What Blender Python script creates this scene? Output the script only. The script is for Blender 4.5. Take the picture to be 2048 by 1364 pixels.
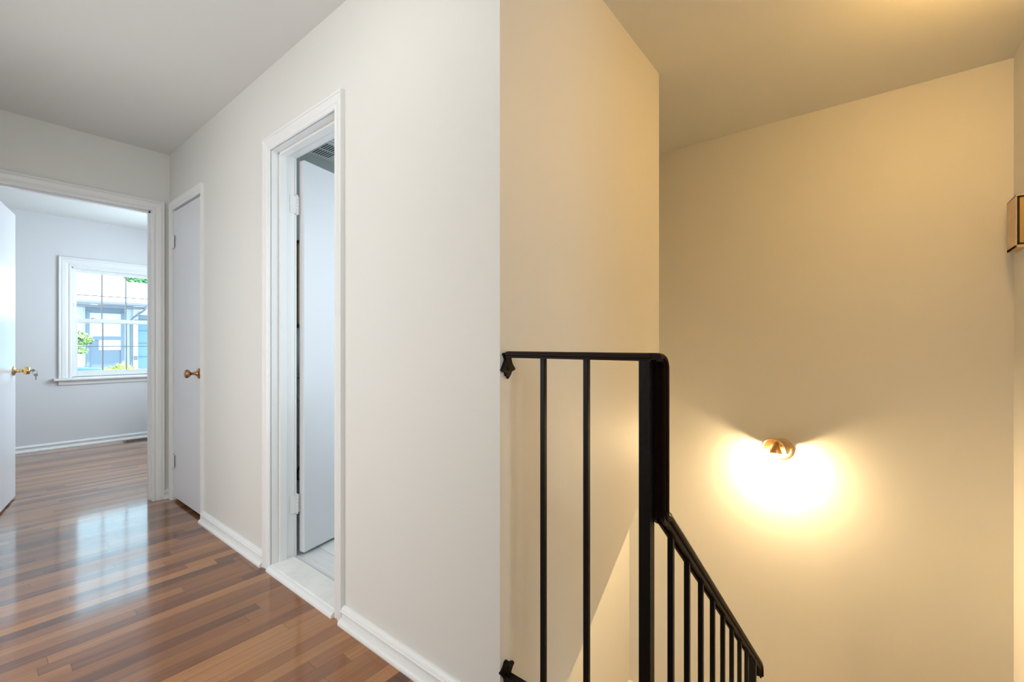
import bpy, bmesh, math, random
from mathutils import Vector, Matrix
for o in list(bpy.data.objects): bpy.data.objects.remove(o, do_unlink=True)
S = bpy.context.scene
COL = S.collection
R = math.radians
PI = math.pi

# ------------------------------------------------------------------ camera
# world: +X runs across the hall towards the stairwell, +Y runs down the hall to the bedroom
H = 1.09
cd = bpy.data.cameras.new('camera'); cam = bpy.data.objects.new('camera', cd); COL.objects.link(cam)
fw = Vector((1115, 887, 0)).normalized()
cam.location = (0, 0, H)
cam.rotation_euler = Vector((fw.x, fw.y, 0)).to_track_quat('-Z', 'Y').to_euler()
cd.sensor_width = 36; cd.lens = 887 / 2048 * 36; cd.shift_y = 7 / 2048
cd.clip_start = 0.02; cd.clip_end = 200
S.camera = cam

# ------------------------------------------------------------------ world, sun, colour
S.view_settings.view_transform = 'Standard'; S.view_settings.look = 'None'
S.view_settings.exposure = 0; S.view_settings.gamma = 1
S.view_settings.use_curve_mapping = False
w = bpy.data.worlds.new('world'); S.world = w; w.use_nodes = True
bg = w.node_tree.nodes['Background']
bg.inputs[0].default_value = (0.60, 0.85, 1.0, 1); bg.inputs[1].default_value = 4.1

def lamp(name, kind, loc, energy, color, **k):
    l = bpy.data.lights.new(name, kind); l.energy = energy; l.color = color
    for a, b in k.items():
        if a not in ('rot', 'aim'): setattr(l, a, b)
    o = bpy.data.objects.new(name, l); COL.objects.link(o); o.location = loc
    if 'rot' in k: o.rotation_euler = k['rot']
    if 'aim' in k: o.rotation_euler = Vector(k['aim']).to_track_quat('-Z', 'Y').to_euler()
    return o
lamp('sun', 'SUN', (0, 0, 20), 12.0, (1.0, 0.97, 0.9), angle=R(1), aim=(0.55, 0.45, -1.25))
# fill lamps added outside the frame, standing in for unseen room light
lamp('bedroom_fill', 'AREA', (2.12, 5.35, 1.45), 50, (0.80, 0.90, 1.0), shape='RECTANGLE', size=1.3, size_y=1.5, aim=(-1, 0, 0))  # added fill that brightens the bedroom and its door leaf
lamp('bathroom_fill', 'AREA', (1.75, 1.50, 1.35), 11, (0.76, 0.90, 1.0), shape='RECTANGLE', size=0.9, size_y=1.3, aim=(0, 1, 0))  # added bathroom fill
lamp('hall_fill', 'AREA', (0.15, -2.32, 1.5), 11, (0.95, 0.97, 1.0), shape='RECTANGLE', size=0.7, size_y=1.2, aim=(0, 1, 0))  # added neutral fill from behind the camera
lamp('side_room_fill', 'AREA', (-1.25, 2.0, 1.2), 36, (0.95, 0.97, 1.0), shape='RECTANGLE', size=2.2, size_y=1.8, aim=(1, 0, 0))  # added side fill that evens out the hall wall
HALL_LAMP = 9.0; STAIR_FILL = 36.0; SCONCE = 1900.0; BED_FILL = 10.0; LOWER_FILL = 70.0  # stair, bedroom and lower strengths drive added fill domes

# ------------------------------------------------------------------ materials
MATS = {}
def nodes(name):
    m = bpy.data.materials.new(name); m.use_nodes = True
    return m, m.node_tree, m.node_tree.nodes['Principled BSDF']
def mat(name, col, rough=.5, metal=0, bump=0, bscale=200, coat=0, emit=None, estr=0, var=0, vscale=3, spec=.5):
    if name in MATS: return MATS[name]
    m, nt, p = nodes(name)
    p.inputs['Base Color'].default_value = (*col, 1); p.inputs['Roughness'].default_value = rough
    p.inputs['Metallic'].default_value = metal; p.inputs['Coat Weight'].default_value = coat
    p.inputs['Specular IOR Level'].default_value = spec
    if emit: p.inputs['Emission Color'].default_value = (*emit, 1); p.inputs['Emission Strength'].default_value = estr
    tc = nt.nodes.new('ShaderNodeTexCoord')
    if bump:
        n = nt.nodes.new('ShaderNodeTexNoise'); n.inputs['Scale'].default_value = bscale; n.inputs['Detail'].default_value = 4
        b = nt.nodes.new('ShaderNodeBump'); b.inputs['Strength'].default_value = bump; b.inputs['Distance'].default_value = .002
        nt.links.new(tc.outputs['Object'], n.inputs['Vector']); nt.links.new(n.outputs['Fac'], b.inputs['Height']); nt.links.new(b.outputs[0], p.inputs['Normal'])
    if var:
        n = nt.nodes.new('ShaderNodeTexNoise'); n.inputs['Scale'].default_value = vscale; n.inputs['Detail'].default_value = 6
        r = nt.nodes.new('ShaderNodeMapRange'); r.inputs['From Min'].default_value = .3; r.inputs['From Max'].default_value = .7
        r.inputs['To Min'].default_value = 1 - var; r.inputs['To Max'].default_value = 1 + var
        mx = nt.nodes.new('ShaderNodeMix'); mx.data_type = 'RGBA'; mx.blend_type = 'MULTIPLY'; mx.inputs['Factor'].default_value = 1
        mx.inputs['A'].default_value = (*col, 1)
        nt.links.new(tc.outputs['Object'], n.inputs['Vector']); nt.links.new(n.outputs['Fac'], r.inputs['Value'])
        nt.links.new(r.outputs[0], mx.inputs['B']); nt.links.new(mx.outputs['Result'], p.inputs['Base Color'])
    MATS[name] = m; return m

def M(nt, op, a, b=None, c=None):
    n = nt.nodes.new('ShaderNodeMath'); n.operation = op
    for i, v in enumerate((a, b, c)):
        if v is None: continue
        if isinstance(v, (int, float)): n.inputs[i].default_value = v
        else: nt.links.new(v, n.inputs[i])
    return n.outputs[0]

def plank_mat(name, ramp, width, length, rough, axis='X', groove=.0016, grain=.42, shift=0.0, coat=.3, dark=()):
    m, nt, p = nodes(name); L = nt.links
    tc = nt.nodes.new('ShaderNodeTexCoord'); sx = nt.nodes.new('ShaderNodeSeparateXYZ'); L.new(tc.outputs['Object'], sx.inputs[0])
    lx, ly = (sx.outputs[0], sx.outputs[1]) if axis == 'X' else (sx.outputs[1], sx.outputs[0])
    yy = M(nt, 'DIVIDE', M(nt, 'ADD', ly, shift), width)
    row = M(nt, 'FLOOR', yy); fy = M(nt, 'SUBTRACT', yy, row)
    wn = nt.nodes.new('ShaderNodeTexWhiteNoise'); wn.noise_dimensions = '1D'; L.new(row, wn.inputs['W'])
    xx = M(nt, 'DIVIDE', M(nt, 'ADD', lx, M(nt, 'MULTIPLY', wn.outputs['Value'], 7.3)), length)
    colm = M(nt, 'FLOOR', xx); fx = M(nt, 'SUBTRACT', xx, colm)
    cv = nt.nodes.new('ShaderNodeCombineXYZ'); L.new(row, cv.inputs[0]); L.new(colm, cv.inputs[1])
    w2 = nt.nodes.new('ShaderNodeTexWhiteNoise'); w2.noise_dimensions = '2D'; L.new(cv.outputs[0], w2.inputs['Vector'])
    # wood grain stretched along the board
    gv = nt.nodes.new('ShaderNodeCombineXYZ')
    L.new(M(nt, 'MULTIPLY', lx, 2.2), gv.inputs[0]); L.new(M(nt, 'MULTIPLY', ly, 42), gv.inputs[1]); L.new(M(nt, 'MULTIPLY', w2.outputs['Value'], 31), gv.inputs[2])
    gn = nt.nodes.new('ShaderNodeTexNoise'); gn.inputs['Scale'].default_value = 1.3; gn.inputs['Detail'].default_value = 7; gn.inputs['Roughness'].default_value = .62
    gn.inputs['Distortion'].default_value = .5
    L.new(gv.outputs[0], gn.inputs['Vector'])
    f = M(nt, 'ADD', w2.outputs['Value'], M(nt, 'MULTIPLY', M(nt, 'SUBTRACT', gn.outputs['Fac'], .5), grain * 2))
    for dr in dark: f = M(nt, 'SUBTRACT', f, M(nt, 'MULTIPLY', M(nt, 'COMPARE', row, float(dr), .5), .28))
    cr = nt.nodes.new('ShaderNodeValToRGB'); cr.color_ramp.elements[0].position = ramp[0][0]; cr.color_ramp.elements[0].color = (*ramp[0][1], 1)
    cr.color_ramp.elements[1].position = ramp[-1][0]; cr.color_ramp.elements[1].color = (*ramp[-1][1], 1)
    for pos, c in ramp[1:-1]:
        e = cr.color_ramp.elements.new(pos); e.color = (*c, 1)
    L.new(f, cr.inputs[0])
    ey = M(nt, 'MULTIPLY', M(nt, 'MINIMUM', fy, M(nt, 'SUBTRACT', 1, fy)), width)
    ex = M(nt, 'MULTIPLY', M(nt, 'MINIMUM', fx, M(nt, 'SUBTRACT', 1, fx)), length)
    g = M(nt, 'SUBTRACT', 1, M(nt, 'MINIMUM', 1, M(nt, 'DIVIDE', M(nt, 'MINIMUM', ey, ex), groove)))
    mx = nt.nodes.new('ShaderNodeMix'); mx.data_type = 'RGBA'
    L.new(M(nt, 'MULTIPLY', g, .75), mx.inputs['Factor']); L.new(cr.outputs[0], mx.inputs['A'])
    d = ramp[0][1]; mx.inputs['B'].default_value = (d[0] * .3, d[1] * .3, d[2] * .3, 1)
    L.new(mx.outputs['Result'], p.inputs['Base Color'])
    hb = M(nt, 'SUBTRACT', M(nt, 'ADD', M(nt, 'MULTIPLY', gn.outputs['Fac'], .10), M(nt, 'MULTIPLY', w2.outputs['Value'], .12)), g)
    b = nt.nodes.new('ShaderNodeBump'); b.inputs['Strength'].default_value = .35; b.inputs['Distance'].default_value = .0012
    L.new(hb, b.inputs['Height']); L.new(b.outputs[0], p.inputs['Normal'])
    rn = nt.nodes.new('ShaderNodeTexNoise'); rn.inputs['Scale'].default_value = 9; rn.inputs['Detail'].default_value = 3
    L.new(tc.outputs['Object'], rn.inputs['Vector'])
    L.new(M(nt, 'ADD', rough - .04, M(nt, 'MULTIPLY', rn.outputs['Fac'], .08)), p.inputs['Roughness'])
    p.inputs['Coat Weight'].default_value = coat; p.inputs['Coat Roughness'].default_value = .10; p.inputs['Specular IOR Level'].default_value = .15; p.inputs['Coat IOR'].default_value = 1.5
    MATS[name] = m; return m

WALL = mat('wall_paint', (.72, .71, .67), .55, bump=.12, bscale=260)
WALLB = mat('bedroom_paint', (.70, .70, .71), .6, bump=.1, bscale=260)
WALLBATH = mat('bathroom_paint', (.42, .47, .46), .6, bump=.1)
CEIL = mat('ceiling_paint', (.745, .75, .73), .8, bump=.15, bscale=180)
TRIM = mat('white_trim', (.80, .80, .79), .28, bump=.05, bscale=60)
DOOR = mat('white_door', (.76, .77, .80), .22, bump=.03, bscale=20)
IRON = mat('black_iron', (.003, .0027, .0025), .38, metal=0, bump=.35, bscale=90, coat=.0, spec=.15)
IRONC = mat('painted_iron_cap', (.012, .0045, .0025), .5, metal=0, bump=.25, bscale=70, coat=.0, spec=.12)
BRASS = mat('polished_brass', (.78, .55, .25), .18, metal=1)
BRONZE = mat('aged_bronze', (.45, .24, .12), .28, metal=1)
STEEL = mat('steel', (.30, .29, .26), .42, metal=1)
NICKEL = mat('satin_brass', (.72, .52, .28), .28, metal=1)
DARK = mat('dark_void', (.01, .01, .01), .8)
FLOOR = plank_mat('oak_strip_floor', [(.0, (.12, .042, .015)), (.15, (.18, .066, .023)), (.35, (.245, .094, .031)), (.75, (.32, .132, .043)), (1.0, (.42, .19, .066))], .057, .95, .34, shift=.0415, dark=(40, 35), coat=1.0)
TILE = plank_mat('white_plank_tile', [(0, (.70, .70, .69)), (.5, (.82, .82, .81)), (1, (.87, .87, .86))], .15, 1.2, .3, axis='Y', groove=.002, grain=.5, coat=0)
MARBLE = mat('cream_marble', (.84, .825, .78), .25, var=.06, vscale=14)
STAIRW = mat('stair_carpet', (.42, .34, .24), .95, bump=.6, bscale=400)
def glass_mat():
    m = bpy.data.materials.new('window_glass'); m.use_nodes = True; nt = m.node_tree; nt.nodes.clear()
    o = nt.nodes.new('ShaderNodeOutputMaterial'); t = nt.nodes.new('ShaderNodeBsdfTransparent'); g = nt.nodes.new('ShaderNodeBsdfGlossy')
    t.inputs[0].default_value = (.96, .99, 1, 1); g.inputs['Roughness'].default_value = .02
    x = nt.nodes.new('ShaderNodeMixShader'); x.inputs[0].default_value = .06
    nt.links.new(t.outputs[0], x.inputs[1]); nt.links.new(g.outputs[0], x.inputs[2]); nt.links.new(x.outputs[0], o.inputs[0]); return m
GLASS = glass_mat()

# ------------------------------------------------------------------ mesh helpers
def link(name, bm, m, parent=None, smooth=False, bevel=0, seg=2):
    bmesh.ops.recalc_face_normals(bm, faces=bm.faces)
    me = bpy.data.meshes.new(name); bm.to_mesh(me); bm.free()
    if isinstance(m, (list, tuple)):
        for q in m: me.materials.append(q)
    else: me.materials.append(m)
    o = bpy.data.objects.new(name, me); COL.objects.link(o)
    if parent:
        o.parent = parent
        o.matrix_parent_inverse = Matrix.Translation(-WL[parent.name]) if parent.name in WL else Matrix()
    WL[o.name] = Vector((0, 0, 0))
    if smooth:
        for f in me.polygons: f.use_smooth = True
    if bevel:
        b = o.modifiers.new('bevel', 'BEVEL'); b.width = bevel; b.segments = seg; b.limit_method = 'ANGLE'; b.angle_limit = R(40)
    return o
WL = {}
def empty(name, loc):
    o = bpy.data.objects.new(name, None); COL.objects.link(o); o.location = loc; o.empty_display_size = .1
    WL[o.name] = Vector(loc); return o
def tag(o, label=None, cat=None, group=None, kind=None):
    if label: o['label'] = label
    if cat: o['category'] = cat
    if group: o['group'] = group
    if kind: o['kind'] = kind
    return o
def thing(name, loc, label, cat, group=None): return tag(empty(name, loc), label, cat, group)
def box(bm, x0, x1, y0, y1, z0, z1):
    v = [bm.verts.new((x, y, z)) for x in (x0, x1) for y in (y0, y1) for z in (z0, z1)]
    for f in ((0, 1, 3, 2), (4, 6, 7, 5), (0, 4, 5, 1), (2, 3, 7, 6), (0, 2, 6, 4), (1, 5, 7, 3)):
        bm.faces.new([v[i] for i in f])
    return v
def boxo(name, b, m, parent=None, bevel=0):
    bm = bmesh.new()
    for q in (b if isinstance(b[0], (list, tuple)) else [b]): box(bm, *q)
    return link(name, bm, m, parent, bevel=bevel)
def prism(bm, pts, vec):
    a = [bm.verts.new(p) for p in pts]; v = Vector(vec); b = [bm.verts.new(Vector(p) + v) for p in pts]
    n = len(a); bm.faces.new(a); bm.faces.new(b[::-1])
    for i in range(n): bm.faces.new((a[i], a[(i + 1) % n], b[(i + 1) % n], b[i]))
def loft(bm, rings, close=True, caps=True):
    vs = [[bm.verts.new(p) for p in r] for r in rings]; n = len(rings[0])
    for a, b in zip(vs, vs[1:]):
        for i in range(n if close else n - 1): bm.faces.new((a[i], a[(i + 1) % n], b[(i + 1) % n], b[i]))
    if caps: bm.faces.new(vs[0][::-1]); bm.faces.new(vs[-1])
def lathe(bm, prof, origin, axis, seg=24, a0=0, a1=2 * PI, ref=None):
    """prof = [(distance along axis, radius)]"""
    ax = Vector(axis).normalized(); u = Vector(ref) if ref else (Vector((0, 0, 1)) if abs(ax.z) < .9 else Vector((1, 0, 0)))
    u = (u - ax * u.dot(ax)).normalized(); v = ax.cross(u); O = Vector(origin)
    full = abs(a1 - a0 - 2 * PI) < 1e-6; k = seg if full else seg + 1
    rows = []
    for d, r in prof:
        if r < 1e-6 and full: rows.append([bm.verts.new(O + ax * d)])
        else: rows.append([bm.verts.new(O + ax * d + (u * math.cos(a0 + (a1 - a0) * i / seg) + v * math.sin(a0 + (a1 - a0) * i / seg)) * r) for i in range(k)])
    for a, b in zip(rows, rows[1:]):
        for i in range(seg):
            j = (i + 1) % k if full else i + 1
            if len(a) == 1 and len(b) == 1: continue
            if len(a) == 1: bm.faces.new((a[0], b[j], b[i]))
            elif len(b) == 1: bm.faces.new((a[i], a[j], b[0]))
            else: bm.faces.new((a[i], a[j], b[j], b[i]))
def tube(bm, path, r, seg=10, flat=None):
    P = [Vector(p) for p in path]; rings = []
    for i, p in enumerate(P):
        t = (P[min(i + 1, len(P) - 1)] - P[max(i - 1, 0)]).normalized()
        u = (t.orthogonal() if abs(t.z) > .95 else t.cross(Vector((0, 0, 1)))) if i == 0 else u - t * u.dot(t)
        u.normalize(); v = t.cross(u)
        rr = r[i] if isinstance(r, (list, tuple)) else r
        rings.append([p + u * math.cos(2 * PI * k / seg) * rr + v * math.sin(2 * PI * k / seg) * rr for k in range(seg)])
    loft(bm, rings)
def wmap(ax, c, s): return (lambda a, z, t: (c + s * t, a, z)) if ax == 'X' else (lambda a, z, t: (a, c + s * t, z))
CAS = [(0, 0), (0, .009), (.004, .0115), (.011, .0115), (.014, .009), (.018, .009), (.024, .0125), (.040, .0155), (.046, .0155), (.049, .013), (.053, .018), (.060, .018), (.060, 0)]
def casing(name, mp, a0, a1, z0, z1, parent=None, prof=CAS, sc=1.0):
    bm = bmesh.new(); prof = [(u * sc, t) for u, t in prof]
    rings = [[mp(a0 - u, z0, t) for u, t in prof], [mp(a0 - u, z1 + u, t) for u, t in prof], [mp(a1 + u, z1 + u, t) for u, t in prof], [mp(a1 + u, z0, t) for u, t in prof]]
    loft(bm, rings); return link(name, bm, TRIM, parent)
BASE = [(0, 0), (.031, 0), (.032, .006), (.030, .013), (.025, .019), (.018, .0225), (.013, .024), (.013, .043), (.019, .046), (.020, .050), (.016, .054), (.0155, .057), (.011, .061), (.007, .066), (.003, .068), (0, .068)]
def baseboard(name, mp, a0, a1, z=0, m0=0, m1=0, label=None):
    bm = bmesh.new()
    loft(bm, [[mp(a0 + m0 * t, z + h, t) for t, h in BASE], [mp(a1 + m1 * t, z + h, t) for t, h in BASE]])
    return tag(link(name, bm, TRIM), label, kind='structure')
def struct(o, label=None): return tag(o, label, kind='structure')

# ------------------------------------------------------------------ key dimensions
XA = .955; YC = .803; XC2 = 2.187; YB = 3.88; YB2 = 4.0; YF = 6.62; XD = 3.10; YE = -.548; HC = 2.438; XW = 1.068
BY0, BY1 = 1.66, 2.25       # bathroom door opening
CY0, CY1 = 3.215, 3.80      # linen closet opening
ZH = 2.03
XL, YN = -.32, -2.2         # unseen hall sides
# ------------------------------------------------------------------ shell
struct(boxo('floor', [(XL, .975, YN, YB, -.33, 0), (-2.4, 1.9, YB, YF, -.33, 0), (.975, XW - .05, YC, YB, -.33, -.001)], FLOOR), 'glossy reddish brown oak strip floor of the hall and bedroom')
struct(boxo('floor', (XW - .05, XD, 1.48, 3.08, -.1, .018), TILE), 'white wood-look plank tile floor of the bathroom')
struct(boxo('ceiling', [(XL - .1, XD + .1, YN - .1, YB2, HC, HC + .12), (-2.5, 2.0, YB2, YF + .1, HC, HC + .12)], CEIL), 'smooth off-white ceiling over hall, stairwell and bedroom')
# wall between hall and bathroom / closet
bm = bmesh.new()
prism(bm, [(XA, YC, 0), (XW, YC + .113, 0), (XW, BY0 - .017, 0), (XA, BY0 - .017, 0)], (0, 0, HC))
for q in [(XA, XW, BY0 - .017, BY1 + .017, ZH + .017, HC), (XA, XW, BY1 + .017, CY0 - .014, 0, HC), (XA, XW, CY0 - .014, CY1 + .014, ZH + .014, HC), (XA, XW, CY1 + .014, YB, 0, HC)]: box(bm, *q)
struct(link('wall_right', bm, WALL), 'long off-white hall wall holding the bathroom and closet doors')
# stairwell bulkhead: its lower edge follows the slope of the stairs
bm = bmesh.new()
loft(bm, [[(XA, YC, HC), (XC2, YC, HC), (XC2, YC, .537), (XA, YC, -.33)], [(XW, YC + .113, HC), (XC2, YC + .113, HC), (XC2, YC + .113, .537), (XW, YC + .113, -.25)]])
prism(bm, [(XC2, YC + .12, .537), (XC2, YC + .12, .60), (XA, YC + .12, -.265), (XA, YC + .12, -.33)], (0, 1.36 - YC - .12, 0))
box(bm, XC2 - .1, XC2, YC + .12, 1.36, .56, HC)
struct(link('wall_stair_left', bm, WALL), 'stairwell side wall whose lower edge slopes with the stairs')
struct(boxo('wall_stair_lower_left', [(XW + .001, XD, 1.36, 1.48, 0, HC), (XL, XD, 1.36, 1.48, -2.9, -.331), (XW, XD, 1.36, 1.48, -.331, 0)], WALL), 'lit side wall of the lower flight below the sloping edge')
struct(boxo('wall_stair_far', (XD, XD + .12, -.7, 3.1, -2.9, HC), WALL), 'tall cream far wall of the stairwell carrying the sconce')
struct(boxo('wall_stair_right', [(.955, XD + .12, YE - .12, YE, -2.9, HC)], WALL), 'narrow sliver of stairwell wall at the right edge')
struct(boxo('wall_end', [(XL - .1, .857 - .775, YB, YB2, 0, HC), (.872, XW, YB, YB2, 0, HC), (.857 - .775, .872, YB, YB2, ZH + .011, HC)], WALL), 'end wall of the hall around the bedroom doorway')
# unseen hall sides
struct(boxo('wall_left', [(XL - .1, XL, YN - .1, 1.1, -2.9, HC), (XL - .1, XL, 2.9, YB, -2.9, HC), (XL - .1, XL, 1.1, 2.9, -2.9, 0), (XL - .1, XL, 1.1, 2.9, 2.1, HC)], WALL))
struct(boxo('floor', (-1.3, XL, .9, 3.1, -.1, 0), FLOOR)); struct(boxo('ceiling', (-1.3, XL - .1, .9, 3.1, HC, HC + .1), CEIL)); struct(boxo('wall_side_room', [(-1.4, -1.3, .8, 3.2, -.1, HC), (-1.3, XL - .1, .8, .9, -.1, HC), (-1.3, XL - .1, 3.1, 3.2, -.1, HC)], WALL))
struct(boxo('wall_back', [(XL, -.25, YN - .1, YN, 0, HC), (.55, 1.0, YN - .1, YN, 0, HC), (-.25, .55, YN - .1, YN, 0, .85), (-.25, .55, YN - .1, YN, 2.1, HC)], WALL))
struct(boxo('wall_back_right', (.955, 1.055, YN, YE - .12, 0, HC), WALL))
struct(boxo('added_window_back', [(-.25, .55, YN - .07, YN - .04, 1.46, 1.49), (-.25, .55, YN - .08, YN - .02, .85, .9), (-.25, .55, YN - .08, YN - .02, 2.05, 2.1), (-.25, -.2, YN - .08, YN - .02, .9, 2.05), (.5, .55, YN - .08, YN - .02, .9, 2.05)], TRIM))  # invented unseen window, added for the hall fill lamp
# bedroom
wx0, wx1, wz0, wz1 = .776, 1.49, .74, 1.92
struct(boxo('wall_bedroom_far', [(-2.5, wx0, YF, YF + .14, 0, HC), (wx1, 2.0, YF, YF + .14, 0, HC), (wx0, wx1, YF, YF + .14, 0, wz0), (wx0, wx1, YF, YF + .14, wz1, HC)], WALLB), 'pale grey bedroom wall with the double-hung window')
struct(boxo('wall_bedroom_right', [(1.9, 2.0, YB2, 4.6, 0, HC), (1.9, 2.0, 6.1, YF, 0, HC), (1.9, 2.0, 4.6, 6.1, 0, .8), (1.9, 2.0, 4.6, 6.1, 2.1, HC)], WALLB))
struct(boxo('wall_bedroom_left', (-2.5, -2.4, YB2, YF, 0, HC), WALLB))
struct(boxo('wall_bedroom_near', [(-2.5, XL - .1, YB, YB2, 0, HC), (XW, 2.0, YB, YB2, 0, HC)], WALLB))
struct(boxo('added_window_side', [(1.93, 1.97, 4.6, 4.66, .8, 2.1), (1.93, 1.97, 6.04, 6.1, .8, 2.1), (1.93, 1.97, 4.6, 6.1, 2.04, 2.1), (1.93, 1.97, 4.6, 6.1, .8, .86), (1.93, 1.97, 4.6, 6.1, 1.43, 1.48), (1.93, 1.97, 5.32, 5.38, .86, 2.04)], TRIM))  # invented window on the unseen wall, added for the bedroom fill
# bathroom and closet enclosure
struct(boxo('wall_bathroom_far', (XW, XD, 3.08, 3.20, -.1, HC), WALLBATH), 'grey green bathroom wall seen through the hinge gap')
struct(boxo('wall_closet_back', (1.65, 1.75, 3.2, YB, 0, HC), WALL))
struct(boxo('floor', (XW - .05, 1.65, 3.2, YB, -.1, .0), FLOOR))
# ------------------------------------------------------------------ baseboards
mA = wmap('X', XA, -1)
baseboard('baseboard_right', mA, YC, BY0 - .060, label='white moulded baseboard from the wall corner to the bathroom door')
baseboard('baseboard_right', mA, BY1 + .061, CY0 - .032, label='white moulded baseboard between bathroom door and closet door')
mB = wmap('Y', YB, -1)
baseboard('baseboard_end', mB, .857 + .064, XA, label='tiny piece of white baseboard in the far hall corner')
baseboard('baseboard_bedroom', wmap('Y', YF, -1), -2.4, 1.9, label='white baseboard under the bedroom window')
baseboard('baseboard_stair_far', wmap('X', XD, -1), YE, 1.36, z=-1.45, label='white baseboard at the foot of the far stairwell wall')
baseboard('baseboard_stair_left', wmap('Y', 1.36, -1), 2.45, XD, z=-1.45, label='white baseboard on the landing below the sloping edge')
# ------------------------------------------------------------------ bathroom doorway
def hinge(parent, c, u, v, name='hinge', hgt=.09):
    """painted butt hinge: knuckle barrel at c (vertical), leaves along u and v"""
    bm = bmesh.new(); c = Vector(c); u = Vector(u).normalized(); v = Vector(v).normalized(); n = 5
    for i in range(n):
        z0 = -hgt / 2 + i * hgt / n; lathe(bm, [(z0 + .0008, 0), (z0 + .0008, .0058), (z0 + hgt / n - .0008, .0058), (z0 + hgt / n - .0008, 0)], c, (0, 0, 1), 12)
    for z, s in ((hgt / 2, 1), (-hgt / 2, -1)): lathe(bm, [(z, 0), (z, .005), (z + s * .003, .005), (z + s * .006, .003), (z + s * .007, 0)], c, (0, 0, 1), 12)
    for d in (u, v):
        nrm = d.cross(Vector((0, 0, 1))) * .0013
        q = [c + d * .004 - nrm, c + d * .034 - nrm, c + d * .034 + nrm, c + d * .004 + nrm]
        prism(bm, [p - Vector((0, 0, hgt / 2)) for p in q], (0, 0, hgt))
    return link(name, bm, TRIM, parent)
d1 = struct(empty('door_1', (XA, (BY0 + BY1) / 2, 0)), 'white bathroom doorway with its slab door standing open inward')
casing('casing', mA, BY0, BY1, 0, ZH, d1)
casing('casing', wmap('X', XW, 1), BY0, BY1, .018, ZH, d1)
boxo('jamb', [(XA - .002, XW + .001, BY1, BY1 + .018, 0, ZH + .018), (XA - .002, XW + .001, BY0 - .018, BY0, 0, ZH + .018), (XA - .002, XW + .001, BY0, BY1, ZH, ZH + .018)], TRIM, d1)
boxo('door_stop', [(.990, 1.026, BY1 - .011, BY1, .02, ZH), (.990, 1.026, BY0, BY0 + .011, .02, ZH), (.990, 1.026, BY0, BY1, ZH - .011, ZH)], TRIM, d1, bevel=.003)
LA = R(13.8); ld = Vector((math.cos(LA), math.sin(LA), 0)); lp = Vector((-math.sin(LA), math.cos(LA), 0))
h1 = Vector((1.103, 2.222, 0))
bm = bmesh.new(); q = [h1, h1 + ld * .585, h1 + ld * .585 + lp * .035, h1 + lp * .035]
prism(bm, [(p.x, p.y, .036) for p in q], (0, 0, ZH - .006 - .036)); leaf1 = link('door_leaf', bm, DOOR, d1, bevel=.0015)
for z in (.285, 1.795): hinge(d1, (1.078, 2.246, z), (-1, 0.1, 0), Vector((.35, .2, 0)))
bm = bmesh.new()
for s in (1, -1):
    o_ = h1 + ld * .525 + (lp * .035 if s > 0 else Vector((0, 0, 0))) + Vector((0, 0, .92))
    lathe(bm, [(0, 0), (0, .03), (.006, .03), (.01, .012), (.03, .010), (.036, .022), (.05, .027), (.062, .024), (.066, 0)], o_, lp * s, 24)
link('door_knob', bm, BRASS, leaf1, smooth=True)
# threshold
th = thing('threshold', (1.01, (BY0 + BY1) / 2, 0), 'cream marble threshold slab in the bathroom doorway', 'threshold')
boxo('slab', (XA - .004, XW - .002, BY0, BY1, 0.0005, .026), MARBLE, th, bevel=.004)
bm = bmesh.new(); QR = [(0, 0), (.022, 0), (.022, .006), (.0195, .012), (.014, .017), (.008, .0195), (0, .020)]
loft(bm, [[(XA - .004 - t, BY0 + .0, z) for t, z in QR], [(XA - .004 - t, BY1, z) for t, z in QR]])
tag(link('shoe_moulding', bm, TRIM, th), 'white quarter-round strip')
# ------------------------------------------------------------------ closet doorway
d2 = struct(empty('door_2', (XA, (CY0 + CY1) / 2, 0)), 'narrow closed white linen closet door in the far hall corner')
CAS2 = [(0, 0), (0, .009), (.003, .011), (.010, .0115), (.014, .0095), (.024, .0135), (.030, .016), (.034, .016), (.034, 0)]
bm = bmesh.new(); z1 = ZH
def cring(a, z, sgn): return [mA(a + sgn * u, z, t) for u, t in CAS2]
loft(bm, [[mA(CY0 - u, 0, t) for u, t in CAS2], [mA(CY0 - u, ZH + u * 1.6, t) for u, t in CAS2], [mA(CY1 + u, ZH + u * 1.6, t) for u, t in CAS2], [mA(CY1 + u, 0, t) for u, t in CAS2]])
link('casing', bm, TRIM, d2)
boxo('jamb', [(XA, XW, CY1, CY1 + .015, 0, ZH + .015), (XA, XW, CY0 - .015, CY0, 0, ZH + .015), (XA, XW, CY0, CY1, ZH, ZH + .015)], TRIM, d2)
leaf2 = boxo('door_leaf', (XA + .004, XA + .039, CY0 + .003, CY1 - .004, .022, ZH - .008), DOOR, d2, bevel=.0015)
for z in (.274, 1.81): hinge(d2, (XA - .004, CY1 - .002, z), (.02, 1, 0), (.02, -1, 0))
bm = bmesh.new(); ko = (XA + .004, CY0 + .065, .908)
lathe(bm, [(0, 0), (0, .033), (.003, .033), (.007, .027), (.010, .014), (.026, .0085), (.040, .009), (.046, .012), (.052, .021), (.060, .0265), (.070, .0265), (.075, .021), (.077, 0)], ko, (-1, 0, 0), 28)
tag(link('door_knob', bm, BRONZE, leaf2, smooth=True), 'round bronze knob on a disc rose')
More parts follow.
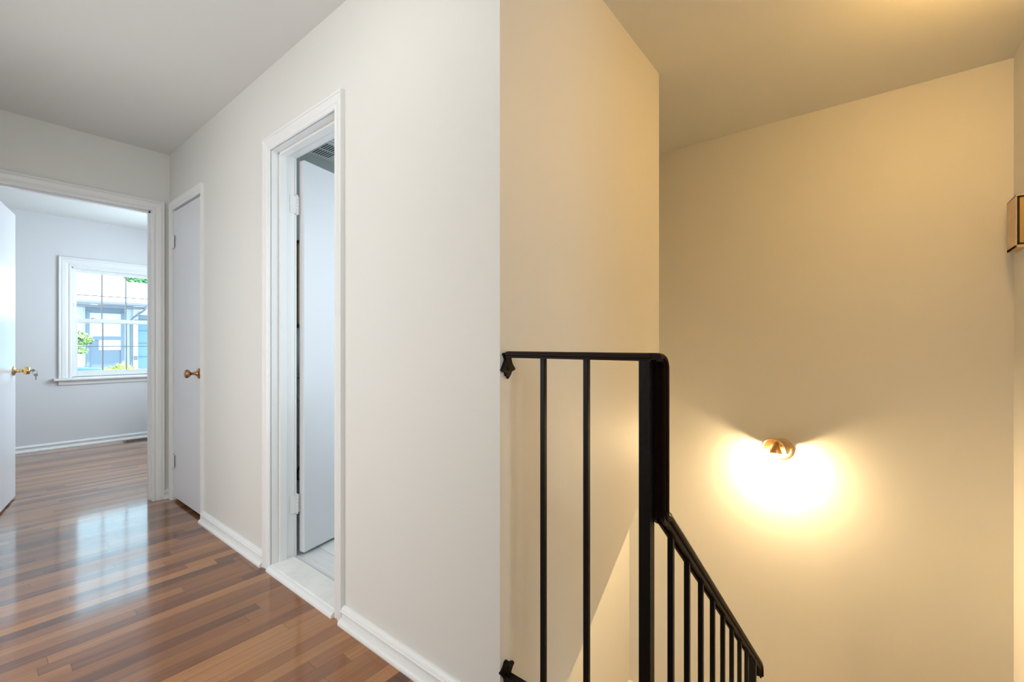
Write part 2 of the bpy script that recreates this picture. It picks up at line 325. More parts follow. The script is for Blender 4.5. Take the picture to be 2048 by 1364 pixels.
# ------------------------------------------------------------------ bedroom doorway
d3 = struct(empty('door_3', (.477, YB, 0)), 'white cased bedroom doorway with its slab door swung into the bedroom')
bx0, bx1 = .857 - .76, .857
casing('casing', mB, bx0, bx1, 0, ZH - .005, d3, sc=1.08)
casing('casing', wmap('Y', YB2, 1), bx0, bx1, 0, ZH - .005, d3, sc=1.08)
boxo('jamb', [(bx1 - .001, bx1 + .016, YB - .002, YB2 + .002, 0, ZH), (bx0 - .016, bx0 + .001, YB - .002, YB2 + .002, 0, ZH), (bx0, bx1, YB - .002, YB2 + .002, ZH - .006, ZH + .012)], TRIM, d3)
boxo('door_stop', [(bx1 - .011, bx1, YB2 - .075, YB2 - .042, 0, ZH - .006), (bx0, bx0 + .011, YB2 - .075, YB2 - .042, 0, ZH - .006), (bx0, bx1, YB2 - .075, YB2 - .042, ZH - .017, ZH - .006)], TRIM, d3)
LB = R(12.5); b_d = Vector((math.sin(LB), math.cos(LB), 0)); b_n = Vector((math.cos(LB), -math.sin(LB), 0))
hb = Vector((bx0 + .012, YB2 + .006, 0)); 
bm = bmesh.new(); q = [hb, hb + b_d * .742, hb + b_d * .742 - b_n * .035, hb - b_n * .035]
prism(bm, [(p.x, p.y, .012) for p in q], (0, 0, ZH - .03)); leaf3 = link('door_leaf', bm, DOOR, d3, bevel=.0015)
for z in (.25, 1.8): hinge(d3, hb + Vector((-.003, -.004, z)), (0, -1, 0), b_d)
bm = bmesh.new(); k3 = hb + b_d * .682 + Vector((0, 0, .905))
for s in (1, -1):
    o_ = k3 - (Vector((0, 0, 0)) if s > 0 else b_n * .035)
    lathe(bm, [(0, 0), (0, .034), (.004, .034), (.009, .028), (.012, .014), (.020, .012), (.026, .014), (.032, .012), (.042, .013), (.048, .021), (.056, .0265), (.074, .0275), (.080, .024), (.082, .012), (.084, .009), (.084, 0)], o_, b_n * s, 28)
tag(link('door_knob', bm, BRASS, leaf3, smooth=True), 'shiny brass keyed knob')
# keys hanging from the lock
kt = thing('keys', k3 + b_n * .09, 'small bunch of silver keys hanging in the brass knob lock of the bedroom door', 'keys')
def key_bm(bm, c, down, side, sc=1.0):
    c = Vector(c); down = Vector(down); side = Vector(side); n = down.cross(side) * .002
    pr = [(0, -.005), (.003, -.011), (.010, -.013), (.018, -.011), (.022, -.005), (.026, -.0035), (.050, -.0035), (.054, 0), (.050, .0035), (.046, .0025), (.042, .0038), (.037, .0025), (.033, .0038), (.026, .0035), (.022, .005), (.018, .011), (.010, .013), (.003, .011), (0, .005)]
    prism(bm, [c + down * d * sc + side * s * sc - n / 2 for d, s in pr], n)
bm = bmesh.new(); key_bm(bm, k3 + b_n * .104, -b_n, (0, 0, 1), .8); link('key', bm, STEEL, kt)
rc = k3 + b_n * .103 + Vector((0, 0, -.014)); bm = bmesh.new()
tube(bm, [rc + b_n * .013 * math.cos(a) + Vector((0, 0, .013 * math.sin(a))) for a in [i * PI / 10 for i in range(21)]], .0012, 6); link('ring', bm, STEEL, kt, smooth=True)
bm = bmesh.new(); key_bm(bm, rc + b_n * .006 + Vector((0, 0, -.010)), (0, 0, -1), b_n, .85); link('key', bm, STEEL, kt)
# ------------------------------------------------------------------ bedroom window
wn = struct(empty('window_1', ((wx0 + wx1) / 2, YF, wz0)), 'white double-hung bedroom window with thin grilles and a moulded sill')
mF = wmap('Y', YF, -1)
casing('casing', mF, wx0, wx1, wz0 - .005, wz1, wn, sc=1.62)
bm = bmesh.new()
prism(bm, [(wx0 - .135, YF + .05, wz0 - .035), (wx0 - .135, YF - .045, wz0 - .035), (wx0 - .135, YF - .052, wz0 - .025), (wx0 - .135, YF - .052, wz0 - .014), (wx0 - .135, YF - .045, wz0 - .008), (wx0 - .135, YF + .05, wz0 - .004)], (wx1 - wx0 + .27, 0, 0))
link('window_sill', bm, TRIM, wn)
boxo('apron', [(wx0 - .10, wx1 + .10, YF - .014, YF, wz0 - .078, wz0 - .035), (wx0 - .10, wx1 + .10, YF - .020, YF, wz0 - .050, wz0 - .035)], TRIM, wn, bevel=.003)
boxo('frame', [(wx0, wx0 + .012, YF, YF + .14, wz0 - .005, wz1), (wx1 - .012, wx1, YF, YF + .14, wz0 - .005, wz1), (wx0, wx1, YF, YF + .14, wz1 - .012, wz1), (wx0, wx1, YF + .05, YF + .14, wz0 - .02, wz0 + .005)], TRIM, wn)
MUN = mat('grille_grey', (.32, .33, .35), .5)
def sash(name, y, z0, z1, st, top, bot, mz):
    x0, x1 = wx0 + .012, wx1 - .012
    s = boxo(name, [(x0, x0 + st, y, y + .03, z0, z1), (x1 - st, x1, y, y + .03, z0, z1), (x0 + st, x1 - st, y, y + .03, z1 - top, z1), (x0 + st, x1 - st, y, y + .03, z0, z0 + bot)], TRIM, wn, bevel=.002)
    boxo('glass_pane', (x0 + st - .004, x1 - st + .004, y + .014, y + .018, z0 + bot - .004, z1 - top + .004), GLASS, s)
    gx = x1 - x0 - 2 * st; g = []
    for k in (1, 2): xx = x0 + st + gx * k / 3; g.append((xx - .006, xx + .006, y + .010, y + .022, z0 + bot, z1 - top))
    g.append((x0 + st, x1 - st, y + .0105, y + .0215, mz - .005, mz + .005))
    boxo('grille', g, MUN, s); return s
lo = sash('lower_sash', YF + .032, wz0 + .006, 1.372, .040, .042, .056, 1.068)
up = sash('upper_sash', YF + .068, 1.325, wz1 - .012, .036, .036, .042, 1.632)
for xx in (.95, 1.32):
    bm = bmesh.new(); lathe(bm, [(0, .012), (.006, .012), (.009, 0)], (xx, YF + .047, 1.372), (0, 0, 1), 14); box(bm, xx - .02, xx + .022, YF + .040, YF + .052, 1.376, 1.382)
    link('sash_lock', bm, STEEL, lo)
boxo('sash_stop', (wx0 + .012, wx0 + .022, YF + .024, YF + .034, 1.50, 1.535), mat('beige_plastic', (.6, .57, .48), .5), wn)
# floor register under the window
fv = thing('floor_vent', (1.33, 6.48, 0), 'brown slotted floor register under the bedroom window', 'vent')
VENT = mat('vent_brown', (.20, .13, .10), .35, metal=.4)
boxo('frame', [(1.18, 1.50, 6.425, 6.44, .0005, .006), (1.18, 1.50, 6.525, 6.54, .0005, .006), (1.18, 1.20, 6.44, 6.525, .0005, .006), (1.48, 1.50, 6.44, 6.525, .0005, .006)], VENT, fv)
boxo('slats', [(1.20 + .28 * k / 14, 1.203 + .28 * k / 14, 6.44, 6.525, .001, .0045) for k in range(1, 14)] + [(1.20, 1.48, 6.48, 6.485, .001, .005)], VENT, fv)
boxo('duct_shade_sheet', (1.2, 1.48, 6.44, 6.525, .0003, .0009), DARK, fv)  # thin dark sheet painted for the shade below the slats

# ------------------------------------------------------------------ stairs
N1, RI, TR = 7, 1.45 / 7, .238
X0 = 1.0
pts = [(X0 - .03, -.001), (X0, -.001)]
z = 0; x = X0
for k in range(N1 - 1):
    z -= RI; pts += [(x, z), (x + TR, z)]; x += TR
pts += [(x, -1.45), (x, -1.6), (X0 - .03, -.40)]
def nosed(bm, pts, y0, y1): prism(bm, [(a, y0, b) for a, b in pts], (0, y1 - y0, 0))
bm = bmesh.new(); nosed(bm, pts, YE, .42)
st = struct(link('floor_stairs', bm, STAIRW), 'upper flight of stairs going down to the landing')
struct(boxo('floor_landing', (x, XD, YE, 1.36, -1.6, -1.45), STAIRW), 'stair landing under the wall sconce')
XLd = x
p2 = [(XLd + .02, -1.46)]; z = -1.45; xx = XLd
p2 = [(XLd, -1.6), (XLd, -1.4505)]; x2 = XLd
for k in range(6):
    z -= RI; p2 += [(x2, z), (x2 - TR, z)]; x2 -= TR
p2 += [(x2, -2.9), (x2 + .1, -2.95)]
bm = bmesh.new(); nosed(bm, p2, .42, 1.36); struct(link('floor_stairs', bm, STAIRW), 'lower flight of stairs turning back under the hall')
struct(boxo('floor_lower', (XL, XD, YE, 1.36, -3.0, -2.9), STAIRW))
struct(boxo('wall_under_stairs', [(.99, XLd + .0, .40, .42, -2.9, -1.7)], WALL))
struct(boxo('ceiling_lower', (XL, .955, YE, 1.36, -.40, -.33), CEIL))

# ------------------------------------------------------------------ iron railing
XR, YR = .98, .366
rl = thing('stair_railing', (XR, .39, 0), 'black wrought iron stair railing: short level guard turning down the stairs', 'railing')
def sqbar(x, y, z0, z1, w, name='baluster', m=IRON, top_shear=0):
    bm = bmesh.new(); h = w / 2
    vs = box(bm, x - h, x + h, y - h, y + h, z0, z1)
    if top_shear:
        for v in vs:
            if abs(v.co.z - z1) < 1e-6: v.co.z += -(v.co.x - x) * top_shear
    return link(name, bm, m, rl, bevel=.0012)
ZT = 1.071
CAP = [(-.0155, .006), (-.018, .008), (-.018, .0125), (-.014, .0165), (-.006, .0185), (.006, .0185), (.014, .0165), (.018, .0125), (.018, .008), (.0155, .006), (.0125, .006), (.0125, 0), (.006, 0), (.006, .0035), (-.006, .0035), (-.006, 0), (-.0125, 0), (-.0125, .006)]
def sweep(path, prof, frame, thick=None):
    """frame(i) -> (side vector, up vector) in the mitre plane"""
    bm = bmesh.new(); pr = lambda i: (thick if thick and i > 9 else prof)
    loft(bm, [[Vector(p) + frame(i)[0] * a + frame(i)[1] * b for a, b in pr(i)] for i, p in enumerate(path)]); return bm
zr = ZT - .0185
bm = sweep([(XR, .791, zr), (XR, .372, zr)], CAP, lambda i: (Vector((-1, 0, 0)), Vector((0, 0, 1))))
# hammered ends are slightly rounded
link('top_rail', bm, IRONC, rl, smooth=False)
# stair handrail with its drop and slope, path in the X-Z plane
SL = .858
raw = [(XR - .016, zr), (.981, zr)]
for k in range(1, 7): a = PI / 2 * k / 6; raw.append((.981 + .020 * math.sin(a), zr - .020 + .020 * math.cos(a)))
raw += [(1.001, .715)]
sa = math.atan(SL)
for k in range(1, 6):
    t = k / 5; raw.append((1.001 + .03 * t * t, .715 - .03 * (1.6 * t) * (1 - .35 * t)))
xs, zs = raw[-1]
raw += [(2.19, zs - (2.19 - xs) * SL)]
xe, ze = raw[-1]; raw += [(xe + .016, ze - .022), (xe + .020, ze - .058)]
path = [(a, YR, b) for a, b in raw]
def fr(i):
    def nrm(p, q): t = Vector((q[0] - p[0], 0, q[2] - p[2])).normalized(); return Vector((-t.z, 0, t.x))
    ns = []
    if i > 0: ns.append(nrm(path[i - 1], path[i]))
    if i < len(path) - 1: ns.append(nrm(path[i], path[i + 1]))
    n = (ns[0] + ns[-1]).normalized(); return Vector((0, 1, 0)), n / max(.6, n.dot(ns[0]))
CAPH = [(a, (b - .0185) * 1.75 + .0185) for a, b in CAP]
link('handrail', sweep(path, CAP, fr, CAPH), IRONC, rl)
rail_z = lambda x: zs - (x - xs) * SL
for y in (.672, .542): sqbar(XR, y, .16, zr + .001, .0135)
sqbar(XR, .3885, 0, zr + .002, .027, 'newel_post')
for k in range(8):
    xk = 1.076 + .1246 * k
    sqbar(xk, YR, rail_z(xk) - .735, rail_z(xk) - .008, .0135, top_shear=SL)
sqbar(2.071, YR, -1.4 + .161, rail_z(2.071) - .008, .026, 'newel_post', top_shear=SL)
# little forged lambs-tongue webs under the handrail at each baluster
boxo('bottom_rail', (XR - .0125, XR + .0125, .400, .800, .139, .152), IRON, rl, bevel=.002)
xa, xb = 1.035, 2.071; bm = bmesh.new(); c = .735 * math.cos(0)
prism(bm, [(xa, YR - .0125, rail_z(xa) - .735), (xb, YR - .0125, rail_z(xb) - .735), (xb, YR - .0125, rail_z(xb) - .722), (xa, YR - .0125, rail_z(xa) - .722)], (0, .025, 0)); link('bottom_rail', bm, IRON, rl)
# forged fish-tail wall flanges (outlines in X, Z on the stairwell wall)
def flange(pts, z_mid):
    bm = bmesh.new(); prism(bm, [(a, YC - .0075, b) for a, b in pts], (0, .0075, 0))
    lathe(bm, [(0, .006), (.002, .0055), (.004, .003), (.0045, 0)], (sum(p[0] for p in pts) / len(pts), YC - .0075, z_mid), (0, -1, 0), 12)
    return link('wall_flange', bm, IRON, rl, bevel=.0015)
UPF = [(0.9662, 1.0667), (0.961, 1.0614), (0.9662, 1.0572), (0.972, 1.0471), (0.9675, 1.0397), (0.9577, 1.0228), (0.952, 1.0185), (0.9571, 1.0146), (0.9636, 1.0114), (0.9688, 1.0124), (0.972, 1.0056), (0.9734, 1.0005), (0.9806, 0.998), (0.9846, 0.9911), (0.9899, 0.9962), (0.9967, 1.0034), (1.0021, 1.0116), (1.0144, 1.0153), (1.0186, 1.0185), (1.0131, 1.0247), (1.0048, 1.0343), (0.9994, 1.0472), (0.9987, 1.0548), (0.9967, 1.0633)]
flange(UPF, 1.022)
LOF = [(0.9796, 0.1922), (0.986, 0.186), (0.9946, 0.1778), (0.9989, 0.1774), (1.0087, 0.1733), (1.0131, 0.166), (1.0076, 0.1617), (1.0032, 0.1567), (0.9989, 0.1497), (0.9967, 0.1402), (0.9989, 0.1355), (1.004, 0.1092), (1.008, 0.0892), (1.02, 0.06920000000000001), (1.008, 0.0592), (0.99, 0.06420000000000001), (0.982, 0.04920000000000001), (0.972, 0.06420000000000001), (0.975, 0.0892), (0.9691, 0.1404), (0.9576, 0.1577), (0.9474, 0.1689), (0.9504, 0.1717), (0.9545, 0.172), (0.9628, 0.1771), (0.967, 0.1827), (0.9701, 0.1895)]
flange(LOF, .171)

# ------------------------------------------------------------------ wall sconce
sx, sy, sz = XD, .392, .462
sc = thing('wall_sconce', (sx, sy, sz), 'small lit brass sconce with a half-round hood on the stairwell wall', 'wall lamp')
bm = bmesh.new(); lathe(bm, [(0, 0), (0, .064), (.010, .064), (.016, .060), (.018, .052), (.018, 0)], (sx, sy, sz), (-1, 0, 0), 40); link('backplate', bm, NICKEL, sc, smooth=False, bevel=.001)
ax = Vector((-.100, .034, .0)).normalized(); so = Vector((sx - .018, sy, sz))
bm = bmesh.new()
lathe(bm, [(.0, .028), (.014, .046), (.034, .060), (.062, .068), (.092, .070), (.092, .0745), (.088, .0755), (.084, .0735), (.060, .0715), (.032, .0635), (.012, .049), (0, .031), (0, .028)], so, ax, 36, -PI / 2 - .05, PI / 2 + .05)
link('hood', bm, NICKEL, sc, smooth=True)
bm = bmesh.new(); lathe(bm, [(0, .012), (.030, .014), (.030, .019), (.052, .019), (.052, 0)], so + Vector((0, 0, .036)), ax, 20); link('socket', bm, NICKEL, sc, smooth=False)
BULB = mat('bulb_glow', (1, .9, .7), .4, emit=(1.0, .71, .37), estr=SCONCE)
bc = so + ax * .052 + Vector((0, 0, .038)); bd = Vector((-.30, .0, -1)).normalized()
bm = bmesh.new(); lathe(bm, [(-.008, 0), (-.008, .010), (.008, .011), (.012, .013), (.030, .022), (.050, .033), (.056, .035), (.060, .034)], bc, bd, 28); bb = link('reflector_bulb', bm, NICKEL, sc, smooth=True)
bm = bmesh.new(); lathe(bm, [(.059, .0335)] + [(.060 + .022 * math.sin(a), .034 * math.cos(a)) for a in [PI / 2 * k / 8 for k in range(1, 9)]], bc, bd, 28); link('glowing_face', bm, BULB, bb, smooth=True)

# ------------------------------------------------------------------ door chime at the right edge
ch = thing('door_chime', (2.955, YE, 1.62), 'tan box with black and brass open end cut off by the right picture edge', 'door chime')
TAN = mat('tan_wood', (.62, .47, .30), .45, var=.08, vscale=30)
cx0, cx1, cy1, cz0, cz1 = 2.875, 3.03, YE + .034, 1.512, 1.742
boxo('housing', [(cx0, cx1, cy1 - .004, cy1, cz0, cz1), (cx0, cx1, YE, cy1, cz1 - .006, cz1), (cx0, cx1, YE, cy1, cz0, cz0 + .012), (cx1 - .004, cx1, YE, cy1, cz0, cz1)], TAN, ch, bevel=.001)
boxo('inner_rim', [(cx0 + .002, cx0 + .01, cy1 - .012, cy1 - .004, cz0 + .012, cz1 - .006), (cx0 + .002, cx0 + .01, YE, cy1 - .004, cz1 - .012, cz1 - .006), (cx0 + .002, cx0 + .01, YE, cy1 - .004, cz0 + .012, cz0 + .020)], mat('black_plastic', (.012, .01, .01), .3), ch)
boxo('brass_plate', (cx0 + .006, cx0 + .009, YE, cy1 - .012, cz0 + .020, cz1 - .012), mat('brass_plate', (.62, .42, .14), .35, metal=.8), ch)

# ------------------------------------------------------------------ ceiling domes out of frame: inferred hall lamp, the rest added as fill
def dome(loc, r, watts, col, label, room):
    t = thing('ceiling_lamp_or_fill', loc, label, 'ceiling lamp'); x, y, z = loc
    bm = bmesh.new(); lathe(bm, [(0, 0), (0, r * .5), (.02, r * .5), (.025, .015), (.065, .015), (.065, 0)], loc, (0, 0, -1), 32); link('base', bm, TRIM, t)
    bm = bmesh.new(); lathe(bm, [(.06, 0), (.06, r * .6), (.09, r * .95), (.12, r)] + [(.12 + .08 * math.sin(a), r * math.cos(a)) for a in [PI / 2 * k / 8 for k in range(1, 9)]], loc, (0, 0, -1), 32)
    e = mat('frosted_dome_' + room, (1, 1, 1), .5, emit=col, estr=watts); link('glass_dome', bm, e, t, smooth=True)
dome((.25, 1.18, HC), .15, HALL_LAMP, (.96, .98, .98), 'round frosted ceiling lamp over the hall', 'hall')
dome((2.0, -.38, HC), .12, STAIR_FILL, (1.0, .58, .17), 'round frosted fill lamp added out of view over the stairs', 'stair')  # warm fill dome added above the stairs, kept out of view
dome((.45, .90, -.40), .12, LOWER_FILL, (1.0, .60, .22), 'round frosted fill lamp added out of view over the lower stairs', 'lower_stair')  # warm fill dome added to brighten the lower stairwell walls
dome((2.45, 2.35, HC), .12, 8.0, (.8, .92, 1.0), 'round frosted fill lamp added out of view in the bathroom', 'bathroom')  # fill dome added to light the space behind the open door
dome((-.8, 5.3, HC), .17, BED_FILL, (.85, .92, 1.0), 'round frosted fill lamp added out of view in the bedroom', 'bedroom')  # fill dome added to lift the bedroom brightness

# ------------------------------------------------------------------ bathroom contents
ef = thing('exhaust_fan', (1.72, 2.87, HC), 'white slotted exhaust fan grille on the bathroom ceiling', 'exhaust fan')
FANP = mat('fan_plastic', (.72, .76, .76), .4)
fx0, fx1, fy0, fy1 = 1.50, 1.86, 2.74, 3.02
boxo('frame', [(fx0, fx1, fy0, fy1, HC - .012, HC - .001), (fx0 + .02, fx1 - .02, fy0 + .02, fy1 - .02, HC - .022, HC - .012)], FANP, ef, bevel=.004)
sl = []
for px in (0, 1):
    for k in range(7):
        xx = fx0 + .035 + px * .17 + k * .018; sl.append((xx, xx + .007, fy0 + .04, fy0 + .13, HC - .0232, HC - .0215))
        sl.append((xx, xx + .007, fy0 + .15, fy1 - .04, HC - .0232, HC - .0215))
for k in range(4): boxo('slot_shade_strips', [q for i, q in enumerate(sl) if i % 2 == k % 2 and i // 14 == k // 2], mat('slot_shade', (.04, .06, .07), .7), ef)  # flat dark strips painted for the shade inside the grille slots
pf = thing('picture_frame', (1.66, 3.08, 1.5), 'tall gold framed picture on the bathroom wall glimpsed through the hinge gap', 'picture')
GOLD = mat('gold_frame', (.42, .34, .17), .4, metal=.3)
px0, px1, pz0, pz1 = 1.472, 1.86, 1.205, 1.81
boxo('frame', [(px0, px0 + .03, 3.05, 3.078, pz0, pz1), (px1 - .03, px1, 3.05, 3.078, pz0, pz1), (px0, px1, 3.05, 3.078, pz1 - .03, pz1), (px0, px1, 3.05, 3.078, pz0, pz0 + .03)], GOLD, pf, bevel=.003)
boxo('mat_board', (px0 + .03, px1 - .03, 3.066, 3.076, pz0 + .03, pz1 - .03), mat('mat_board', (.62, .66, .68), .6), pf)
PORC = mat('porcelain', (.74, .78, .77), .12)
tl = thing('toilet', (1.66, 2.8, .018), 'white toilet behind the open bathroom door', 'toilet')
boxo('tank', (1.44, 1.88, 2.875, 3.07, .40, .715), PORC, tl, bevel=.02); boxo('tank_lid', (1.43, 1.89, 2.865, 3.075, .715, .75), PORC, tl, bevel=.008)
def oval(bm, cx, cy, rows, seg=32):
    loft(bm, [[(cx + rx * math.cos(2 * PI * k / seg), cy + dy + ry * math.sin(2 * PI * k / seg), z) for k in range(seg)] for z, rx, ry, dy in rows])
bm = bmesh.new(); oval(bm, 1.66, 2.66, [(.018, .11, .20, .06), (.10, .10, .17, .05), (.22, .12, .19, .03), (.32, .17, .24, 0), (.385, .185, .255, 0), (.40, .18, .25, 0)]); link('bowl', bm, PORC, tl, smooth=True)
bm = bmesh.new(); oval(bm, 1.66, 2.67, [(.402, .185, .25, 0), (.412, .19, .255, 0), (.420, .185, .25, 0)]); s_ = link('seat_lid', bm, PORC, tl, smooth=True)
bm = bmesh.new(); tube(bm, [(1.47, 3.06, .17), (1.46, 3.02, .17), (1.435, 2.99, .19), (1.43, 2.97, .25), (1.46, 2.96, .31), (1.48, 2.96, .36), (1.49, 2.96, .40)], .008, 8); tag(link('supply_hose', bm, mat('hose_shade_dark', (.05, .06, .05), .4), tl, smooth=True), 'curved supply hose coloured dark for the shade there')  # shadow around the hose is put into its dark colour

# ------------------------------------------------------------------ foliage helper
def leaves(bm, blobs, n, size, rnd):
    for _ in range(n):
        c, r = rnd.choice(blobs); c = Vector(c)
        d = Vector((rnd.gauss(0, 1), rnd.gauss(0, 1), rnd.gauss(0, 1))).normalized() * rnd.uniform(.55, 1.0)
        p = c + Vector((d.x * r[0], d.y * r[1], d.z * r[2])); s = size * rnd.uniform(.6, 1.3)
        u = Vector((rnd.gauss(0, 1), rnd.gauss(0, 1), rnd.gauss(0, .6))).normalized(); v = u.cross(Vector((rnd.gauss(0, 1), rnd.gauss(0, 1), 1.2))).normalized()
        n_ = u.cross(v) * s * .18
        q = [p - u * s, p - u * s * .3 + v * s * .45 + n_, p + u * s * .5 + v * s * .35 + n_, p + u * s * 1.1, p + u * s * .5 - v * s * .35 + n_, p - u * s * .3 - v * s * .45 + n_]
        bm.faces.new([bm.verts.new(a) for a in q])
rnd = random.Random(4)
pl = thing('potted_plant', (1.56, 2.97, .75), 'small leafy green plant standing on the toilet tank', 'plant')
bm = bmesh.new(); lathe(bm, [(0, 0), (0, .036), (.06, .048), (.066, .050), (.066, .044), (.055, .042), (.055, 0)], (1.585, 2.975, .75), (0, 0, 1), 24); link('pot', bm, PORC, pl)
bm = bmesh.new(); leaves(bm, [((1.55, 2.97, .87), (.085, .07, .07)), ((1.49, 2.965, .88), (.055, .05, .06)), ((1.53, 2.97, .94), (.06, .05, .05))], 420, .012, rnd)
for k in range(9): a = k * .7; tube(bm, [(1.585, 2.975, .80), (1.58 + .02 * math.cos(a), 2.975 + .015 * math.sin(a), .84), (1.55 + .07 * math.cos(a), 2.97 + .05 * math.sin(a), .88 + .02 * math.sin(k))], .0018, 5)
link('foliage', bm, mat('plant_green', (.06, .24, .05), .5, var=.3, vscale=40), pl)

# ------------------------------------------------------------------ outside
GZ = -.30
struct(boxo('ground', (-30, 40, YF + .3, 60, GZ - .1, GZ), mat('pavement', (.42, .44, .46), .9, var=.1, vscale=2)), 'pale pavement between the houses')
SID = mat('pale_siding', (.70, .78, .80), .7, bump=.1); SIDW = mat('white_boards', (.82, .84, .84), .7); ROOFM = mat('light_roof', (.78, .76, .74), .9, bump=.4, bscale=14)
GREY = mat('gutter_grey', (.20, .21, .25), .5); DKB = mat('slate_blue_paint', (.17, .22, .28), .5); GAR = mat('garage_blue', (.20, .34, .43), .5); PANE = mat('curtained_pane', (.62, .76, .82), .25)
hs = thing('neighbor_house', (0, 17.2, GZ), 'low neighbouring house with a white roof seen through the bedroom window', 'house')
boxo('wall', (-5, 3.44, 17.2, 22, GZ, 2.20), SID, hs)
bm = bmesh.new(); prism(bm, [(-5.2, 16.6, 2.27), (-5.2, 16.6, 2.33), (-5.2, 22, 4.06), (-5.2, 27.4, 2.33), (-5.2, 27.4, 2.27), (-5.2, 22, 4.0)], (8.80, 0, 0)); link('roof', bm, ROOFM, hs)
boxo('soffit', (-5.2, 3.55, 16.62, 17.2, 2.14, 2.19), GREY, hs)
bm = bmesh.new(); loft(bm, [[(xx, 16.50 + a, 2.20 + b) for a, b in ((0, .09), (.0, .03), (.03, 0), (.10, 0), (.10, .09))] for xx in (-5.2, 3.60)]); gt = link('gutter', bm, GREY, hs)
bm = bmesh.new(); tube(bm, [(3.50, 16.55, 2.20), (3.50, 16.56, 2.12), (3.31, 17.05, 1.88), (3.285, 17.14, 1.80), (3.285, 17.14, -.2)], .028, 8); link('downspout', bm, GREY, hs)
boxo('board_trim', [(2.13 + .05 * k, 2.14 + .05 * k, 17.19, 17.2, GZ, 2.14) for k in range(-1, 4)] + [(3.33, 3.44, 17.13, 17.2, GZ, 2.14)], SIDW, hs)
dr = boxo('entry_door', [(2.305, 3.13, 17.12, 17.2, GZ, 2.14)], DKB, hs)
boxo('pane', (2.376, 3.04, 17.10, 17.125, 1.325, 1.985), PANE, dr); boxo('pane', (2.56, 3.04, 17.10, 17.125, .93, 1.218), PANE, dr)
boxo('rail', [(2.35, 3.06, 17.09, 17.12, 1.218, 1.325), (2.305, 2.376, 17.09, 17.12, GZ, 2.03), (3.04, 3.13, 17.09, 17.12, GZ, 2.03)], DKB, dr, bevel=.01)
boxo('meter_box', (3.345, 3.425, 17.08, 17.13, .62, .75), GREY, hs)
gh = thing('garage', (5.5, 17.5, GZ), 'garage wing with a blue panelled door right of the neighbouring house', 'garage')
boxo('wall', (3.441, 9, 17.5, 23, GZ, 1.9), SIDW, gh)
bm = bmesh.new(); prism(bm, [(3.445, 17.0, 1.98), (3.445, 17.0, 2.03), (3.445, 21, 3.36), (3.445, 25, 2.03), (3.445, 25, 1.98), (3.445, 21, 3.3)], (6, 0, 0)); link('roof', bm, ROOFM, gh)
boxo('fascia', (3.445, 9.6, 17.02, 17.06, 1.86, 1.98), DKB, gh)
boxo('garage_door', [(3.445, 8.4, 17.40, 17.5, GZ, 1.86)], GAR, gh); boxo('panel_line', [(3.445, 8.4, 17.385, 17.40, z_, z_ + .025) for z_ in (.28, .70, 1.12, 1.50)], DKB, gh)
def tree(name, base, blobs, n, size, col, label, cat, trunk):
    t = thing(name, base, label, cat); bm = bmesh.new(); leaves(bm, blobs, n, size, rnd)
    link('foliage', bm, mat(name + '_leaf_%d' % int(base[1]), col, .6, var=.35, vscale=6), t)
    bm = bmesh.new()
    for pth, r in trunk: tube(bm, pth, r, 8)
    link('trunk' if cat == 'tree' else 'stem', bm, mat('bark', (.16, .12, .09), .9, bump=.5, bscale=20), t)
tree('tree', (.6, 10, GZ), [((1.17, 10, 1.22), (.24, .2, .10)), ((1.31, 10, 1.15), (.12, .15, .06)), ((1.16, 10, .99), (.22, .2, .05)), ((.5, 10, 1.5), (.6, .5, .5)), ((.3, 10, 1.1), (.5, .4, .4))], 2400, .035, (.40, .55, .20),
     'bright green branches reaching in from the left outside the bedroom window', 'tree', [([(.4, 10, GZ), (.45, 10, .6), (.5, 10, 1.3)], [.06, .05, .03]), ([(.47, 10, .8), (.9, 10, .98), (1.3, 10, .95)], [.02, .012, .005]), ([(.48, 10, .95), (.9, 10, 1.15), (1.3, 10, 1.17)], [.02, .012, .005])])
tree('tree', (6.8, 30, GZ), [((6.8, 30, 4.6), (3.0, 1.5, 1.3)), ((5.4, 29, 4.6), (1.4, 1.2, 1.2))], 4200, .13, (.26, .50, .24), 'leafy tree behind the roofs at the upper right of the bedroom window', 'tree', [([(6.8, 30, GZ), (6.8, 30, 2.5), (6.7, 30, 4.6)], [.25, .2, .08])])
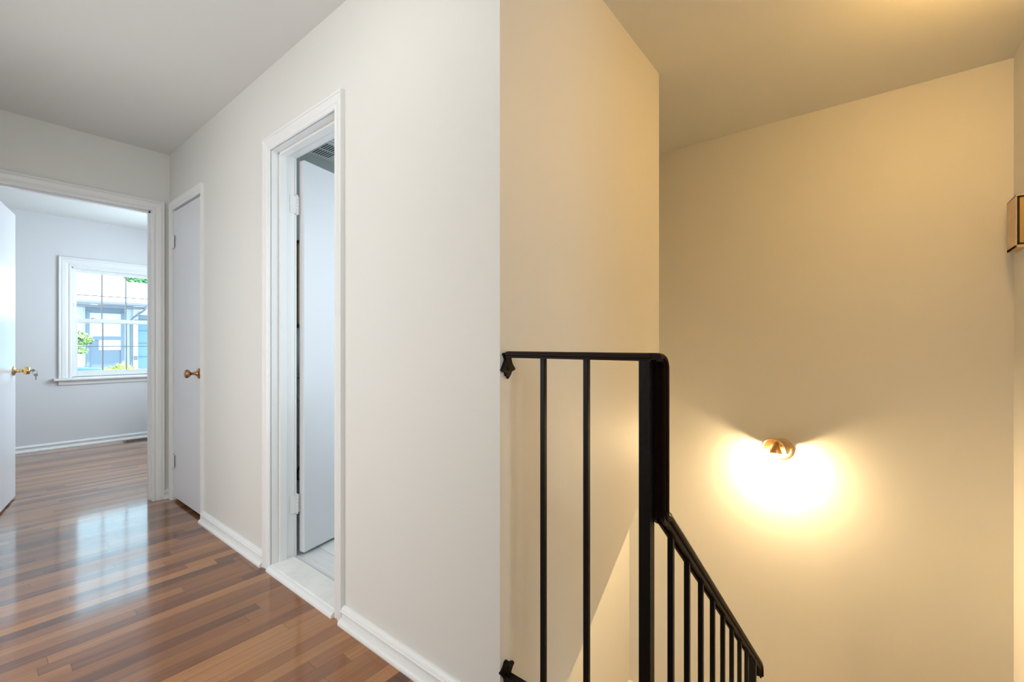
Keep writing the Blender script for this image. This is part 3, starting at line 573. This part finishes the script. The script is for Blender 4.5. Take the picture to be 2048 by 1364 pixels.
tree('shrub', (1.60, 9, GZ), [((1.50, 9, .60), (.13, .2, .16)), ((1.62, 9, .64), (.14, .2, .18)), ((1.75, 9, .58), (.13, .2, .15)), ((1.6, 9, .2), (.3, .3, .45))], 2600, .024, (.55, .68, .20),
     'yellow green shrub below the bedroom window panes', 'shrub', [([(1.6 + .05 * k, 9, GZ), (1.6 + .08 * k, 9, .5)], .01) for k in (-1, 0, 1)])
# parked car
car = thing('car', (.2, 12.5, GZ), 'dark blue parked car behind the shrub outside the bedroom window', 'car')
CARM = mat('car_blue', (.05, .12, .24), .15, coat=1); CW = mat('car_window', (.03, .05, .07), .05); TIRE = mat('tyre', (.02, .02, .02), .8)
prof = [(-2.1, .25), (-2.15, .55), (-2.05, .85), (-1.7, .98), (-1.55, 1.0), (-1.05, 1.40), (-.2, 1.45), (.45, 1.38), (1.15, 1.00), (1.75, .93), (2.15, .80), (2.25, .55), (2.2, .25), (1.85, .2), (1.75, .42), (1.45, .55), (1.15, .42), (1.05, .2), (-.95, .2), (-1.05, .42), (-1.35, .55), (-1.65, .42), (-1.75, .2)]
bm = bmesh.new(); prism(bm, [(a, 11.7, GZ + b) for a, b in prof], (0, 1.65, 0)); link('body', bm, CARM, car, bevel=.06, seg=3)
bm = bmesh.new(); prism(bm, [(a, 11.69, GZ + b) for a, b in ((-1.35, 1.02), (-1.0, 1.34), (-.2, 1.39), (.4, 1.32), (.95, 1.02))], (0, 1.67, 0)); link('side_window', bm, CW, car)
bm = bmesh.new(); prism(bm, [(.50, 11.78, GZ + 1.375), (1.12, 11.78, GZ + 1.03), (1.14, 11.78, GZ + 1.03), (.52, 11.78, GZ + 1.385)], (0, 1.5, 0)); link('windshield', bm, CW, car)
for a in (-1.35, 1.45):
    for yy in (11.72, 13.15):
        bm = bmesh.new(); lathe(bm, [(0, 0), (0, .30), (.03, .33), (.17, .33), (.2, .30), (.2, 0)], (a, yy, GZ + .33), (0, 1, 0), 24); wv = link('wheel', bm, TIRE, car)
        bm = bmesh.new(); lathe(bm, [(-.005, 0), (-.005, .18), (.01, .2), (.01, 0)], (a, yy, GZ + .33), (0, 1, 0), 16); link('hubcap', bm, STEEL, wv)
boxo('headlight', (2.08, 2.2, 11.75, 12.0, GZ + .62, GZ + .74), mat('headlight', (.8, .85, .9), .1), car, bevel=.02)
